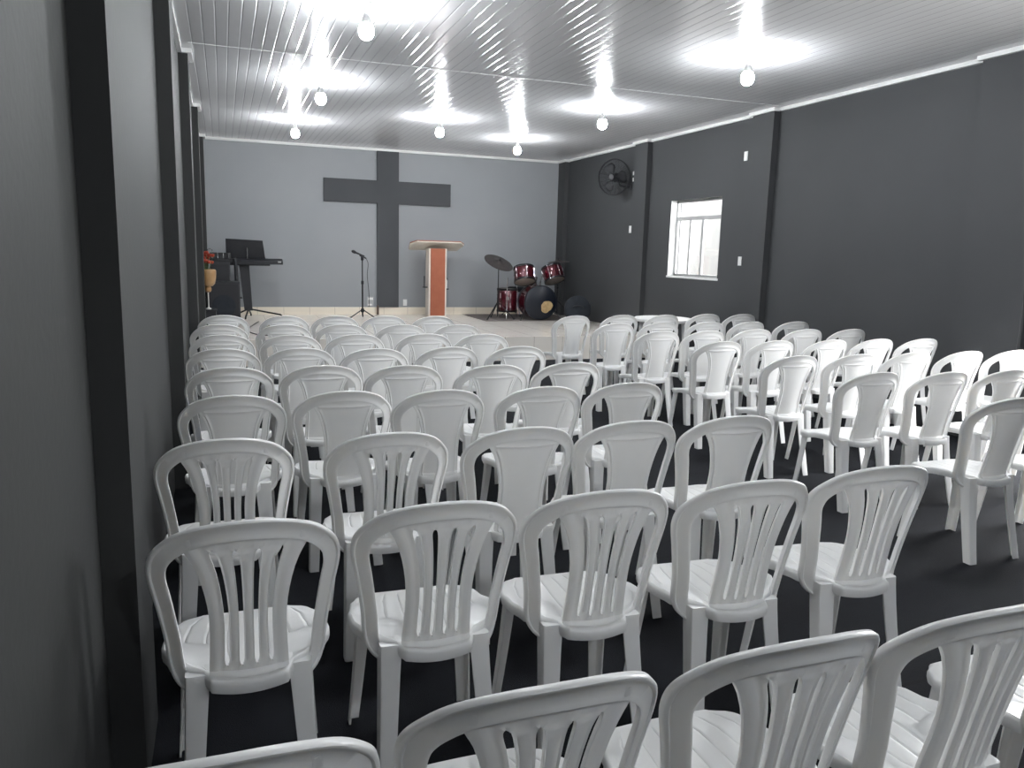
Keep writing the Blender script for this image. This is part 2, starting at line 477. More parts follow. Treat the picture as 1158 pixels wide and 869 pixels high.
def make_chair(slatted):
    t = empty('plastic_chair', (0, 0, 0))
    to_obj('seat', seat_mesh(), 'plastic', t, angle=50)
    to_obj('back_frame', arch_frame(), 'plastic', t, angle=50)
    to_obj('back_splat', splat(slatted), 'plastic', t, angle=50)
    for sx in (-1, 1):
        for sy in (-1, 1): to_obj('leg', leg_mesh(sx, sy), 'plastic', t, angle=35)
    return t
proto = {True: make_chair(True), False: make_chair(False)}
used = {True: False, False: False}
def put_chair(x, ytop, rz, slat, label, group):
    x = shift_x(x, ytop)
    a = math.radians(rz)
    # ytop / x: where the middle of the top of the back stands
    ox, oy = x + (-.275) * math.sin(a), ytop + .275 * math.cos(a)
    if not used[slat]:
        r = proto[slat]; used[slat] = True
    else:
        p = proto[slat]; r = p.copy(); C.objects.link(r)
        for ch in list(p.children):
            c = ch.copy(); C.objects.link(c); c.parent = r
    r.location = (ox, oy, 0); r.rotation_euler = (0, 0, a)
    tag(r, label, 'chair', group)
    return r
def shift_x(x, y):
    if x > 3: return x + .03
    if x < .2: return x + (.012 if y < 2.4 else 0)
    k = min(1., max(0., (x - .2) / .6)) ** .5
    return x + k * (.042 if y < 2.4 else .03 if y < 4 else .02 if y < 5 else .014)
ORD = ['first', 'second', 'third', 'fourth', 'fifth', 'sixth', 'seventh', 'eighth', 'ninth']
LEFT = [  # per row from the stage: (x, y of the back's top, turn in degrees)
 [(-.012, 7.95, 2), (.532, 7.86, 0), (1.015, 7.85, 0), (1.499, 7.83, 0), (1.995, 7.77, 0)],
 [(-.050, 7.02, 0), (.468, 6.97, 0), (.954, 6.96, 0), (1.473, 6.90, -2), (1.987, 6.87, 0)],
 [(-.025, 6.20, 1), (.457, 6.14, -1), (.947, 6.13, 2), (1.498, 6.12, 0), (1.969, 6.06, -1)],
 [(-.021, 5.35, -1), (.458, 5.32, 1), (.936, 5.23, 0), (1.459, 5.25, 2), (1.966, 5.22, 0)],
 [(.015, 4.51, 0), (.501, 4.50, 1), (.961, 4.43, -1), (1.486, 4.36, 0), (2.000, 4.40, 1)],
 [(.020, 3.65, 0), (.499, 3.66, 0), (.951, 3.60, 1), (1.479, 3.59, 0), (1.983, 3.62, -1)],
 [(-.015, 2.81, 0), (.540, 2.77, 0), (1.054, 2.74, 0), (1.534, 2.75, -1), (2.024, 2.74, -1)],
 [(.020, 1.93, 0), (.508, 1.94, -1), (.982, 1.92, -2), (1.478, 1.89, -3), (2.01, 1.92, -4)],
 [(-.045, 1.00, 0), (.448, 1.03, 0), (.932, 1.03, 0), (1.41, 1.02, 0), (1.93, 1.03, 0)]]
RIGHT = [
 [(3.569, 7.81, 6), (4.183, 7.88, 0), (4.740, 7.89, 2), (5.375, 8.00, 0), (5.865, 7.97, 0)],
 [(3.620, 6.92, 2), (4.176, 7.00, 0), (4.749, 7.02, 0), (5.261, 7.00, 2), (5.836, 6.98, 0)],
 [(3.650, 6.13, 0), (4.148, 6.14, 2), (4.739, 6.22, 0), (5.313, 6.19, -2), (5.827, 6.15, 0)],
 [(3.740, 5.32, 0), (4.263, 5.32, 0), (4.836, 5.32, 2), (5.345, 5.32, 0), (5.835, 5.29, 0)],
 [(3.752, 4.44, 0), (4.294, 4.44, 0), (4.852, 4.47, 0), (5.382, 4.46, 0), (5.884, 4.45, 0)],
 [(3.715, 3.67, 0), (4.210, 3.60, 0), (4.750, 3.60, 0), (5.28, 3.60, 0)],
 [(3.755, 2.80, 0), (4.28, 2.78, 0)]]
for r, row in enumerate(LEFT):
    for c, (x, y, rz) in enumerate(row):
        sl = r >= 7 or (r == 6 and c < 2)
        put_chair(x, y, rz, sl, 'White plastic chair with a %s back, %s row from stage, %s seat from windowless wall' % ('slatted' if sl else 'solid', ORD[r], ORD[c]),
                  'chairs in the block beside the windowless wall')
for r, row in enumerate(RIGHT):
    for c, (x, y, rz) in enumerate(row):
        put_chair(x, y, rz, False, 'White plastic chair with solid back, %s row from stage, %s from aisle on window side' % (ORD[r], ORD[c]),
                  'chairs in the block beside the window wall')

# ------------------------------------------------------------------ cross on the back wall
bm = B()
cx0, cx1, ax0, ax1, az0, az1 = 2.665, 3.06, 1.712, 4.04, 2.366, 2.772
poly = [(cx0, ST_Z + .135), (cx1, ST_Z + .135), (cx1, az0), (ax1, az0), (ax1, az1), (cx1, az1), (cx1, ZC - .04), (cx0, ZC - .04), (cx0, az1), (ax0, az1), (ax0, az0), (cx0, az0)]
prism(bm, poly, 0, .05, Matrix.Translation((0, Y1, 0)) @ Matrix.Rotation(PI / 2, 4, 'X'))
tag(to_obj('wall_cross', bm, 'cross', smooth=False), 'tall dark grey cross on the light grey wall behind the stage', 'cross')

# ------------------------------------------------------------------ ceiling bulbs
def make_lamp():
    t = empty('ceiling_bulb', (0, 0, 0))
    bm = B(); lathe(bm, [(.052, 0), (.055, -.012), (.045, -.03), (.024, -.036), (.022, -.085), (.019, -.09)], 20); to_obj('socket', bm, 'plate', t)
    bm = B(); lathe(bm, [(.019, -.088), (.026, -.095), (.034, -.12), (.042, -.142), (.042, -.147)], 16); to_obj('bulb_base', bm, 'plate', t)
    bm = B(); lathe(bm, [(.040, -.145), (.050, -.160), (.058, -.19), (.056, -.218), (.040, -.246), (.018, -.258), (0, -.26)], 16); to_obj('bulb', bm, 'bulb', t)
    return t
lamp = make_lamp(); first = True
LAMPS = [(1.05, 6.19, 'bright bulb hanging over the windowless side, just in front of the ceiling seam'),
         (1.05, 9.10, 'bright bulb hanging over the windowless side, second bulb out from the back wall'),
         (1.02, 11.99, 'bright bulb hanging over the keyboard side of the stage by the back wall'),
         (2.83, 10.82, 'bright bulb hanging alone over the middle of the stage edge'),
         (4.42, 12.07, 'bright bulb hanging over the drum kit near the back wall'),
         (4.44, 9.11, 'bright bulb hanging between drum kit and ceiling seam on the window side'),
         (4.45, 6.23, 'bright bulb hanging over the window side chairs, in front of the ceiling seam'),
         (1.05, 3.3, 'bright bulb hanging over the slatted chairs by the windowless wall'),
         (4.45, 3.3, 'bright bulb hanging over the window side seats beside the doorway'),
         (1.3, -1.3, 'added unseen bulb hanging behind the last row beside the windowless wall'),  # added lamp, unseen, brightens the backs of the last row
         (4.2, -1.3, 'added unseen bulb hanging behind the last window side seats')]  # second added lamp for the same chair backs
for x, y, lab in LAMPS:
    if first: r = lamp; first = False
    else:
        r = lamp.copy(); C.objects.link(r)
        for ch in list(lamp.children):
            c = ch.copy(); C.objects.link(c); c.parent = r
    r.location = (x, y, ZC); tag(r, lab, 'light bulb', 'bare bulbs along the ceiling')

# ------------------------------------------------------------------ wall plates
def plate(name, y, z, lab, h=.115, w=.07, slots=True):
    t = empty(name, (XR, y, z))
    bm = B(); box(bm, (-.011, -w / 2, -h / 2), (0, w / 2, h / 2), .003); to_obj('cover', bm, 'plate', t, smooth=False)
    bm = B(); box(bm, (-.016, -w * .22, -h * .2), (-.0105, w * .22, h * .2), .002); to_obj('rocker', bm, 'white', t, smooth=False)
    tag(t, lab, 'switch plate', 'white plates on the window wall')
plate('switch_plate', 8.75, 2.84, 'white plate high on the window wall near the ceiling beside a pilaster')
plate('switch_plate', 8.72, 1.515, 'white switch plate on the window wall beside the lower window corner')
plate('switch_plate', 11.74, 1.975, 'narrow white plate on the dark wall below the fan')
plate('outlet_plate', 11.71, 2.87, 'small white plate beside the wall fan, upper of two', .06, .05)
plate('outlet_plate', 11.71, 2.77, 'small white plate beside the wall fan, lower of two', .06, .05)
def back_outlet(x, z, lab, w=.075, h=.12):
    t = empty('wall_outlet', (x, Y1, z))
    bm = B(); box(bm, (-w / 2, -.012, -h / 2), (w / 2, 0, h / 2), .003); to_obj('cover', bm, 'plate', t, smooth=False)
    bm = B(); box(bm, (-w * .28, -.016, -h * .3), (w * .28, -.011, h * .3), .002); to_obj('socket_insert', bm, 'white', t, smooth=False)
    tag(t, lab, 'outlet', 'outlets low on the back wall')
back_outlet(3.19, .565, 'white outlet low on the back wall between cross and lectern')
t = empty('wall_outlet', (2.535, Y1, .585))
bm = B(); box(bm, (-.06, -.012, -.085), (.06, 0, .085), .003); to_obj('cover', bm, mat('outlet_grey', (.42, .42, .43), .5), t, smooth=False)
bm = B(); box(bm, (-.04, -.03, .03), (.05, -.011, .07), .004); to_obj('plug', bm, 'white', t, smooth=False)
bm = B(); box(bm, (-.045, -.03, -.075), (.03, -.011, -.045), .004); to_obj('plug', bm, 'white', t, smooth=False)
tag(t, 'double outlet with white plugs on the back wall beside the microphone stand', 'outlet', 'outlets low on the back wall')
bm = B(); box(bm, (cx0 - .015, Y1 - .07, ST_Z), (cx0 + .022, Y1 - .05, ST_Z + .17), .003)
tag(to_obj('cable_channel', bm, 'brownrubber', smooth=False), 'short brown cable channel at the foot of the cross', 'cable channel')

# ------------------------------------------------------------------ wall fan
t = empty('wall_fan', (XR, 11.82, 2.66))
fd = Vector((-.82, -.57, -.05)).normalized(); hub = Vector((-.26, .10, .15))
fm = axis_mtx(hub, fd)
bm = B(); lathe(bm, [(.0, -.02), (.05, -.02), (.06, .0), (.06, .012), (0, .012)], 20, Matrix.Rotation(PI / 2, 4, 'Y').inverted() @ Matrix.Identity(4)); to_obj('wall_mount', bm, 'black', t)
bm = B(); tube(bm, [(-.005, 0, 0), (-.10, .01, .0), (-.17, .05, .02), hub - fd * .10], .016); to_obj('bracket_arm', bm, 'black', t)
bm = B(); lathe(bm, [(0, -.17), (.05, -.165), (.07, -.14), (.072, -.06), (.05, -.045), (0, -.045)], 20, fm); to_obj('motor', bm, 'black', t)
bm = B()
for k in range(3):
    a0 = 2 * PI * k / 3; g = []
    for i in range(6):
        rr = .05 + .185 * i / 5; row = []
        for j in range(5):
            f = j / 4 - .5; wd = (.5 + .75 * math.sin(PI * (i / 5) * .8)) * (1 - .35 * (i / 5) ** 4)
            a = a0 + f * wd; row.append(bm.verts.new(fm @ Vector((rr * math.cos(a), rr * math.sin(a), .0 + f * .05))))
        g.append(row)
    for i in range(5):
        for j in range(4): bm.faces.new((g[i][j], g[i][j + 1], g[i + 1][j + 1], g[i + 1][j]))
lathe(bm, [(0, -.03), (.055, -.03), (.055, .02), (.035, .032), (0, .034)], 16, fm)
r = to_obj('blades', bm, 'black', t); sm = r.modifiers.new('thick', 'SOLIDIFY'); sm.thickness = .003
bm = B()
def ring_pts(rad, z, n=40): return [fm @ Vector((rad * math.cos(2 * PI * k / n), rad * math.sin(2 * PI * k / n), z)) for k in range(n + 1)]
tube(bm, ring_pts(.285, 0), .009, 6); tube(bm, ring_pts(.285, -.02), .006, 6)
for k in range(48):
    a = 2 * PI * k / 48; ca, sa = math.cos(a), math.sin(a)
    tube(bm, [fm @ Vector((q * ca, q * sa, z)) for q, z in ((.05, .065), (.15, .07), (.24, .05), (.285, 0))], .0022, 4)
    if k % 2 == 0: tube(bm, [fm @ Vector((q * ca, q * sa, z)) for q, z in ((.285, -.01), (.2, -.07), (.07, -.09))], .0022, 4)
for rr, z in ((.11, .069), (.2, .062)): tube(bm, ring_pts(rr, z), .0022, 4)
to_obj('cage', bm, 'black', t)
bm = B(); lathe(bm, [(0, .062), (.052, .062), (.055, .07), (.045, .08), (0, .083)], 18, fm); to_obj('cage_badge', bm, 'blackmetal', t)
tag(t, 'black oscillating fan mounted high on the dark window wall', 'fan')

# ------------------------------------------------------------------ lectern
t = empty('lectern', (3.645, 14.12, ST_Z))
bm = B(); box(bm, (-.135, -.16, .03), (.135, -.14, 1.24), .003); to_obj('front_panel', bm, 'wood', t, smooth=False)
bm = B()
for s in (-1, 1): box(bm, (s * .135, -.145, .03), (s * .165, .10, 1.24), .003)
box(bm, (-.136, .085, .03), (.136, .10, 1.22))
to_obj('side_panels', bm, 'mdf', t, smooth=False)
bm = B(); box(bm, (-.17, -.17, 0), (.17, .17, .03), .006); to_obj('base', bm, 'mdf', t, smooth=False)
tm = Matrix.Translation((0, 0, 1.285)) @ Matrix.Rotation(math.radians(-17), 4, 'X')
poly = [(-.40, -.24), (.40, -.24), (.50, -.10), (.455, .24), (-.455, .24), (-.50, -.10)]
bm = B(); prism(bm, poly, -.012, .008, tm); top = to_obj('desk_top', bm, 'mdf', t, smooth=False)
bm = B(); prism(bm, [(x * 1.004, y * 1.006) for x, y in poly], .0082, .024, tm); to_obj('desk_surface', bm, 'wood', top, smooth=False)
for s, zz in ((-1, .53), (1, .50)):
    bm = B(); box(bm, (s * .165, -.06, zz), (s * .235, .04, zz + .018), .003); tube(bm, [(s * .215, -.01, zz + .016), (s * .215, -.01, zz + .21)], .009); to_obj('side_holder', bm, 'black', t)
tag(t, 'orange-brown lectern with cream sides and wide slanted top on the tiled stage', 'lectern')
bm = B(); lathe(bm, [(0, 0), (.026, 0), (.03, .01), (.03, .14), (.014, .17), (.014, .19), (0, .19)], 14)
o = to_obj('water_bottle', bm, 'white'); o.location = (3.645 + .187, 14.10, ST_Z + .519)
tag(o, 'small white bottle in the holder on the side of the lectern', 'bottle')

# ------------------------------------------------------------------ microphone on its stand
t = empty('microphone_stand', (2.27, 13.88, ST_Z))
bm = B(); tube(bm, [(0, 0, .05), (0, 0, .62)], .014); to_obj('lower_pole', bm, 'blackmetal', t)
bm = B(); tube(bm, [(0, 0, .60), (0, 0, 1.03)], .010); to_obj('upper_pole', bm, 'blackmetal', t)
bm = B(); lathe(bm, [(.016, .585), (.024, .59), (.024, .64), (.014, .65)], 14); to_obj('clutch', bm, 'black', t)
bm = B(); lathe(bm, [(.022, .10), (.03, .11), (.03, .16), (.018, .17)], 14); to_obj('leg_hub', bm, 'black', t)
for a in (200, 325, 80):
    c, s = math.cos(math.radians(a)), math.sin(math.radians(a))
    bm = B(); tube(bm, [(.02 * c, .02 * s, .14), (.24 * c, .24 * s, .012)], .010); l = to_obj('leg', bm, 'blackmetal', t)
    bm = B(); tube(bm, [(.225 * c, .225 * s, .021), (.255 * c, .255 * s, .008)], .013); to_obj('rubber_foot', bm, 'black', l)
bm = B(); tube(bm, [(.07, 0, 1.035), (-.05, -.01, 1.085)], .011); lathe(bm, [(.02, 1.0), (.026, 1.01), (.026, 1.06), (.018, 1.07)], 12); to_obj('mic_clip', bm, 'black', t)
tag(t, 'black tripod microphone stand on the stage beside the grey cross', 'microphone stand')
bm = B(); ax = Vector((-.92, -.1, .36)); mm = axis_mtx((2.27 - .02, 13.87, ST_Z + 1.095), ax)
lathe(bm, [(0, -.06), (.011, -.06), (.012, .0), (.018, .10), (.018, .105)], 14, mm)
mic = to_obj('microphone', bm, 'black')
bm = B(); lathe(bm, [(.018, .105), (.025, .112), (.027, .14), (.023, .165), (.01, .18), (0, .181)], 14, mm); to_obj('mic_grille', bm, 'grille', mic)
tag(mic, 'black microphone clipped at the top of the tripod stand', 'microphone')
bm = B(); tube(bm, [Vector(p) + Vector((2.27, 13.88, ST_Z)) for p in catmull([(.045, -.0, 1.065), (.10, 0, .95), (.085, .0, .75), (.12, .05, .45), (.16, .25, .2), (.2, .6, .16)], 6)], .005, 6)
tag(to_obj('microphone_cable', bm, 'black'), 'thin black cable hanging from the microphone to the wall outlet', 'cable')
bm = B(); tube(bm, [Vector(p) for p in catmull([(.50, 13.2, ST_Z + .007), (.30, 11.9, ST_Z + .007), (.42, 11.2, ST_Z + .007), (.60, 11.15, ST_Z + .007), (1.2, 11.3, ST_Z + .007), (2.0, 13.4, ST_Z + .007)], 8)], .007, 6)
tag(to_obj('stage_cable', bm, 'black'), 'black cable lying across the cream tiles of the stage', 'cable')

# ------------------------------------------------------------------ keyboard, its stand, music rest
kx, ky = .375, 14.02
t = empty('keyboard_stand', (kx, ky, ST_Z))
bm = B(); prism(bm, [(-.065, -.03), (.065, -.03), (.065, .03), (-.065, .03)], 0, .752, Matrix.Translation((0, 0, .12)))
for v in bm.verts:
    if v.co.z > .5: v.co.x = v.co.x * 1.22 - .05
to_obj('column', bm, 'black', t, smooth=False)
for px, py in ((-.06, -.32), (.56, .26), (-.22, .2), (.05, .38)):
    bm = B(); tube(bm, [(0, 0, .15), (px * .95, py * .95, .03), (px, py, .0)], .014); to_obj('leg', bm, 'blackmetal', t)
bm = B(); box(bm, (-.40, -.12, .875), (.36, .14, .90), .005); to_obj('support_bar', bm, 'black', t, smooth=False)
tag(t, 'black single column keyboard stand with splayed feet on the stage', 'stand')
t = empty('electronic_keyboard', (kx - .02, ky, ST_Z + .90))
bm = B(); prism(bm, [(-.16, 0), (.15, 0), (.16, .03), (.14, .085), (.03, .095), (-.165, .055)], -.62, .585, Matrix.Rotation(PI / 2, 4, 'Z') @ Matrix.Rotation(PI / 2, 4, 'X'))
to_obj('body', bm, 'black', t, smooth=False)
bm = B(); box(bm, (-.56, .0, .058), (.52, .145, .075), .003)
for v in bm.verts: v.co.z += -.0
to_obj('keys', bm, 'plate', t, smooth=False)
for x in (-.56, .53):
    bm = B(); box(bm, (x - .03, -.168, .03), (x + .03, -.150, .055), .004); to_obj('rear_socket', bm, 'chrome', t, smooth=False)
tag(t, 'long black electronic keyboard seen from behind on a column stand', 'keyboard')
t = empty('music_rest', (kx - .02, ky - .02, ST_Z + .99))
mr = Matrix.Rotation(math.radians(16), 4, 'X')
bm = B(); prism(bm, [(-.31, .0), (.31, .0), (.27, .31), (-.31, .33)], -.006, .006, mr @ Matrix.Rotation(PI / 2, 4, 'X')); to_obj('panel', bm, 'black', t, smooth=False)
bm = B(); box(bm, (-.29, -.01, .006), (.29, .05, .018), .003); to_obj('ledge', bm, 'blackmetal', t, smooth=False)
bm = B(); tube(bm, [(.02, -.028, .0), (.02, -.045, .18)], .014); to_obj('rear_bracket', bm, 'chrome', t)
tag(t, 'wide black music rest standing on the electronic keyboard', 'music rest')

# loudspeakers, plinth, urn, mixer
def speaker(name, x0, x1, y0, y1, z0, h, lab):
    t = empty(name, ((x0 + x1) / 2, y0, z0)); w = (x1 - x0) / 2; d = y1 - y0
    bm = B(); box(bm, (-w, .015, 0), (w, d, h), .012); to_obj('cabinet', bm, 'black', t, smooth=False)
    bm = B(); box(bm, (-w * .93, 0, .03), (w * .93, .018, h - .03), .006); g = to_obj('grille', bm, 'grille', t, smooth=False)
    bm = B(); lathe(bm, [(w * .70, .0), (w * .72, .004), (w * .66, .007), (w * .3, .002), (0, .006)], 28, Matrix.Translation((0, 0, h * .42)) @ Matrix.Rotation(PI / 2, 4, 'X')); to_obj('woofer', bm, 'blackfab', t)
    for s in (-1, 1):
        bm = B(); tube(bm, [(s * (w - .004), d * .35, h * .6), (s * (w + .03), d * .35, h * .6), (s * (w + .03), d * .65, h * .6), (s * (w - .004), d * .65, h * .6)], .008); to_obj('side_handle', bm, 'blackmetal', t)
    tag(t, lab, 'loudspeaker')
speaker('loudspeaker', -.25, .23, 12.95, 13.35, ST_Z, .645, 'large black loudspeaker box on the stage floor before the keyboard')
speaker('loudspeaker', -.20, .10, 13.45, 13.78, ST_Z, .93, 'tall narrow black loudspeaker standing behind the large speaker box')
bm = B(); tube(bm, [Vector(p) for p in catmull([(.19, 13.75, ST_Z), (.195, 13.75, ST_Z + .5), (.19, 13.76, ST_Z + .85), (.185, 13.76, ST_Z + .94), (.17, 13.76, ST_Z + .99)], 5)], .03, 10)
t = to_obj('bent_pole', bm, 'black')
bm = B(); lathe(bm, [(0, 0), (.08, 0), (.08, .012), (.04, .03), (0, .03)], 18); o = to_obj('pole_base', bm, 'black', t); o.location = (.19, 13.75, ST_Z)
tag(t, 'thick black bent pole between the tall loudspeaker and the keyboard column', 'pole')
t = empty('mixing_console', (-.05, 13.60, ST_Z + .93))
bm = B(); prism(bm, [(-.13, 0), (.18, 0), (.18, .13), (.12, .15), (-.13, .05)], -.15, .17, Matrix.Rotation(PI / 2, 4, 'Z') @ Matrix.Rotation(PI / 2, 4, 'X')); to_obj('case', bm, 'blackmetal', t, smooth=False)
for i in range(4):
    for j in range(3):
        bm = B(); lathe(bm, [(0, 0), (.012, 0), (.010, .02), (0, .021)], 8); o = to_obj('knob', bm, 'chrome', t)
        y = -.09 + j * .075; o.location = (-.12 + i * .085, y, .05 + (y + .13) * .4)
bm = B(); tube(bm, [Vector(p) for p in catmull([(-.16, .05, .12), (-.18, .0, .19), (-.12, -.03, .2), (-.1, .0, .12)], 6)], .006, 6); to_obj('cable_loop', bm, 'chrome', t)
tag(t, 'small black mixing console with chrome knobs on top of the tall loudspeaker', 'mixer')

t = empty('plinth', (-.215, 11.95, ST_Z))
bm = B(); box(bm, (-.10, -.15, .02), (.10, .15, .28), .006); to_obj('block', bm, 'black', t, smooth=False)
bm = B(); box(bm, (-.11, -.165, 0), (.11, .165, .022), .004); to_obj('base', bm, 'black', t, smooth=False)
bm = B(); box(bm, (-.11, -.165, .28), (.11, .165, .30), .004); to_obj('cap', bm, 'black', t, smooth=False)
tag(t, 'low black plinth under the golden urn behind the wall pilaster', 'plinth')
t = empty('flower_urn', (-.215, 11.95, ST_Z + .30)); t.scale = (.58, .8, 1)
bm = B(); lathe(bm, [(0, 0), (.07, 0), (.072, .01), (.02, .025), (.014, .06), (.014, .22), (.02, .24)], 20); to_obj('stem', bm, mat('pale_glass_stem', (.72, .70, .66), .15), t)
bm = B(); lathe(bm, [(.02, .235), (.055, .24), (.078, .26), (.082, .29), (.07, .31), (.06, .32)], 24); to_obj('cup', bm, 'goldmetal', t)
bm = B(); lathe(bm, [(.055, .318), (.11, .325), (.165, .36), (.19, .42), (.20, .50), (.20, .535), (.185, .555), (.155, .56), (.14, .54), (0, .53)], 30); to_obj('bowl', bm, 'goldmetal', t)
tag(t, 'golden urn on a thin pale stem beside the stage wall', 'urn')
t = empty('red_flowers', (-.225, 11.95, ST_Z + .30 + .531)); t.scale = (.85, .9, 1)
for k in range(16):
    a = k * 2.4; rr = .018 * math.sqrt(k) + .005; h = .10 + .12 * random.random() + (.06 if k < 6 else 0)
    p = Vector((rr * 1.5 * math.cos(a), rr * 1.5 * math.sin(a), h))
    bm = B(); tube(bm, [(p.x * .3, p.y * .3, 0), p], .004, 5); st = to_obj('stem', bm, 'leaf', t)
    bm = B()
    for q in range(7):
        ca, sa = math.cos(q * .9 + k), math.sin(q * .9 + k); tilt = .5 + .25 * (q % 3)
        lathe(bm, [(0, 0), (.016, .012), (.02, .03), (.012, .045), (0, .05)], 7, axis_mtx(p, (ca * tilt, sa * tilt, 1)))
    to_obj('blossom', bm, 'redflower', t)
tag(t, 'bunch of red flowers standing in the golden urn', 'flowers')

# ------------------------------------------------------------------ drum kit
def drum(bm_axis, r, h, n_lug, parent, shell='red', head_a='skin', head_b='skin', hoop='blackmetal', seg=32):
    """bm_axis: matrix whose z axis runs along the drum from its centre."""
    bm = B(); lathe(bm, [(r * .985, -h / 2), (r, -h / 2 + .004), (r, h / 2 - .004), (r * .985, h / 2)], seg, bm_axis); to_obj('shell', bm, shell, parent)
    for s, hm in ((1, head_a), (-1, head_b)):
        bm = B(); lathe(bm, [(0, s * (h / 2 + .006)), (r * .94, s * (h / 2 + .006)), (r * .99, s * (h / 2))], seg, bm_axis); to_obj('drum_head', bm, hm, parent)
        bm = B()
        prof = [(r * 1.0, h / 2 - .022), (r * 1.035, h / 2 - .022), (r * 1.035, h / 2 + .014), (r * .985, h / 2 + .014), (r * .985, h / 2 + .004), (r * 1.0, h / 2)]
        lathe_ring(bm, [(a, s * b_) for a, b_ in prof], seg, bm_axis); to_obj('hoop', bm, hoop, parent)
    for k in range(n_lug):
        a = 2 * PI * (k + .5) / n_lug; c, s_ = math.cos(a), math.sin(a)
        bm = B(); tube(bm, [bm_axis @ Vector((r * 1.025 * c, r * 1.025 * s_, z)) for z in (-h / 2 + .0, h / 2)], .003, 6)
        tube(bm, [bm_axis @ Vector((r * 1.015 * c, r * 1.015 * s_, z)) for z in (h * .1, h * .32)], .012, 8)
        tube(bm, [bm_axis @ Vector((r * 1.015 * c, r * 1.015 * s_, z)) for z in (-h * .32, -h * .1)], .012, 8)
        to_obj('tension_rod', bm, 'chrome', parent)

def lathe_ring(bm, prof, seg, mtx):
    rings = [[bm.verts.new(mtx @ Vector((r * math.cos(2 * PI * k / seg), r * math.sin(2 * PI * k / seg), z))) for k in range(seg)] for r, z in prof]
    n = len(rings)
    for i in range(n):
        a, b_ = rings[i], rings[(i + 1) % n]
        for k in range(seg): bm.faces.new((a[k], a[(k + 1) % seg], b_[(k + 1) % seg], b_[k]))

bx, by, br, bd = 5.36, 13.38, .30, .40
t = empty('bass_drum', (bx, by, ST_Z + .008))
ax = Vector((-.05, -1, 0)); am = axis_mtx((0, 0, br + .02), ax)
drum(am, br, bd, 8, t, 'red', 'drumhead', 'skin', 'drumhead', 40)
bm = B(); pts = []
for k in range(28):
    a = 2 * PI * k / 28; rr = .105 * (1 + .10 * math.sin(2 * a + .4) + .06 * math.sin(3 * a + 1.) + .03 * math.sin(7 * a)); pts.append((rr * math.cos(a), rr * 1.05 * math.sin(a)))
nn = Vector(ax).normalized(); side = Vector((0, 0, 1)).cross(nn) * -1
em_c = Vector((0, 0, br + .02)) + nn * (bd / 2 + .0065)
vs = [bm.verts.new(em_c + Vector((.115, -.00575, -.075)) + Vector((1, -.05, 0)) * p[0] + Vector((0, 0, 1)) * p[1]) for p in pts]
f = bm.faces.new(vs); ext = bmesh.ops.extrude_face_region(bm, geom=[f])
for v in [g for g in ext['geom'] if isinstance(g, bmesh.types.BMVert)]: v.co += nn * .002
to_obj('emblem', bm, 'gold', t, smooth=False)
for s in (-1, 1):
    bm = B(); tube(bm, [(s * .27, -.10, .22), (s * .40, -.24, .0)], .010); to_obj('spur', bm, 'blackmetal', t)
tag(t, 'wine red bass drum with black front head and gold emblem on the stage', 'drum')

def stand_legs(parent, rad, z, angs, m='blackmetal', r=.010):
    for a in angs:
        c, s = math.cos(math.radians(a)), math.sin(math.radians(a))
        bm = B(); tube(bm, [(.012 * c, .012 * s, z), (rad * c, rad * s, .012)], r); l = to_obj('leg', bm, m, parent)
        bm = B(); tube(bm, [(rad * .95 * c, rad * .95 * s, .022), (rad * 1.05 * c, rad * 1.05 * s, .006)], r * 1.4); to_obj('rubber_foot', bm, 'black', l)

for (x, y, z, dirv, lab) in ((5.15, 13.52, 1.15, (.05, .42, .9), 'wine red rack tom over the bass drum, the one beside the floor tom'),
                             (5.73, 13.55, 1.175, (-.12, .45, .9), 'wine red rack tom over the bass drum, the one beside the dark wall')):
    t = empty('rack_tom', (x, y, z)); drum(axis_mtx((0, 0, 0), dirv), .19, .26, 6, t)
    sx = 1 if x < 5.3 else -1
    bm = B(); tube(bm, [(sx * .19, 0, -.01), (sx * .24, -.01, -.04), (5.36 + .04 * -sx - x, by - y, ST_Z + 2 * br + .03 - z)], .014); to_obj('mounting_arm', bm, 'chrome', t)
    tag(t, lab, 'drum', 'rack toms of the drum kit')
t = empty('floor_tom', (4.90, 13.72, ST_Z + .008)); drum(axis_mtx((0, 0, .33), (0, 0, 1)), .185, .40, 6, t)
for a in (250, 10, 130):
    c, s = math.cos(math.radians(a)), math.sin(math.radians(a))
    bm = B(); tube(bm, [(.23 * c, .23 * s, .0), (.205 * c, .205 * s, .06), (.205 * c, .205 * s, .45), (.20 * c, .20 * s, .74)], .009); to_obj('leg', bm, 'chrome', t)
    bm = B(); box(bm, (.18 * c - .02, .18 * s - .02, .34), (.18 * c + .035, .18 * s + .025, .40), .004); to_obj('leg_bracket', bm, 'chrome', t, smooth=False)
tag(t, 'glossy wine red floor tom beside the cymbal stand', 'drum')

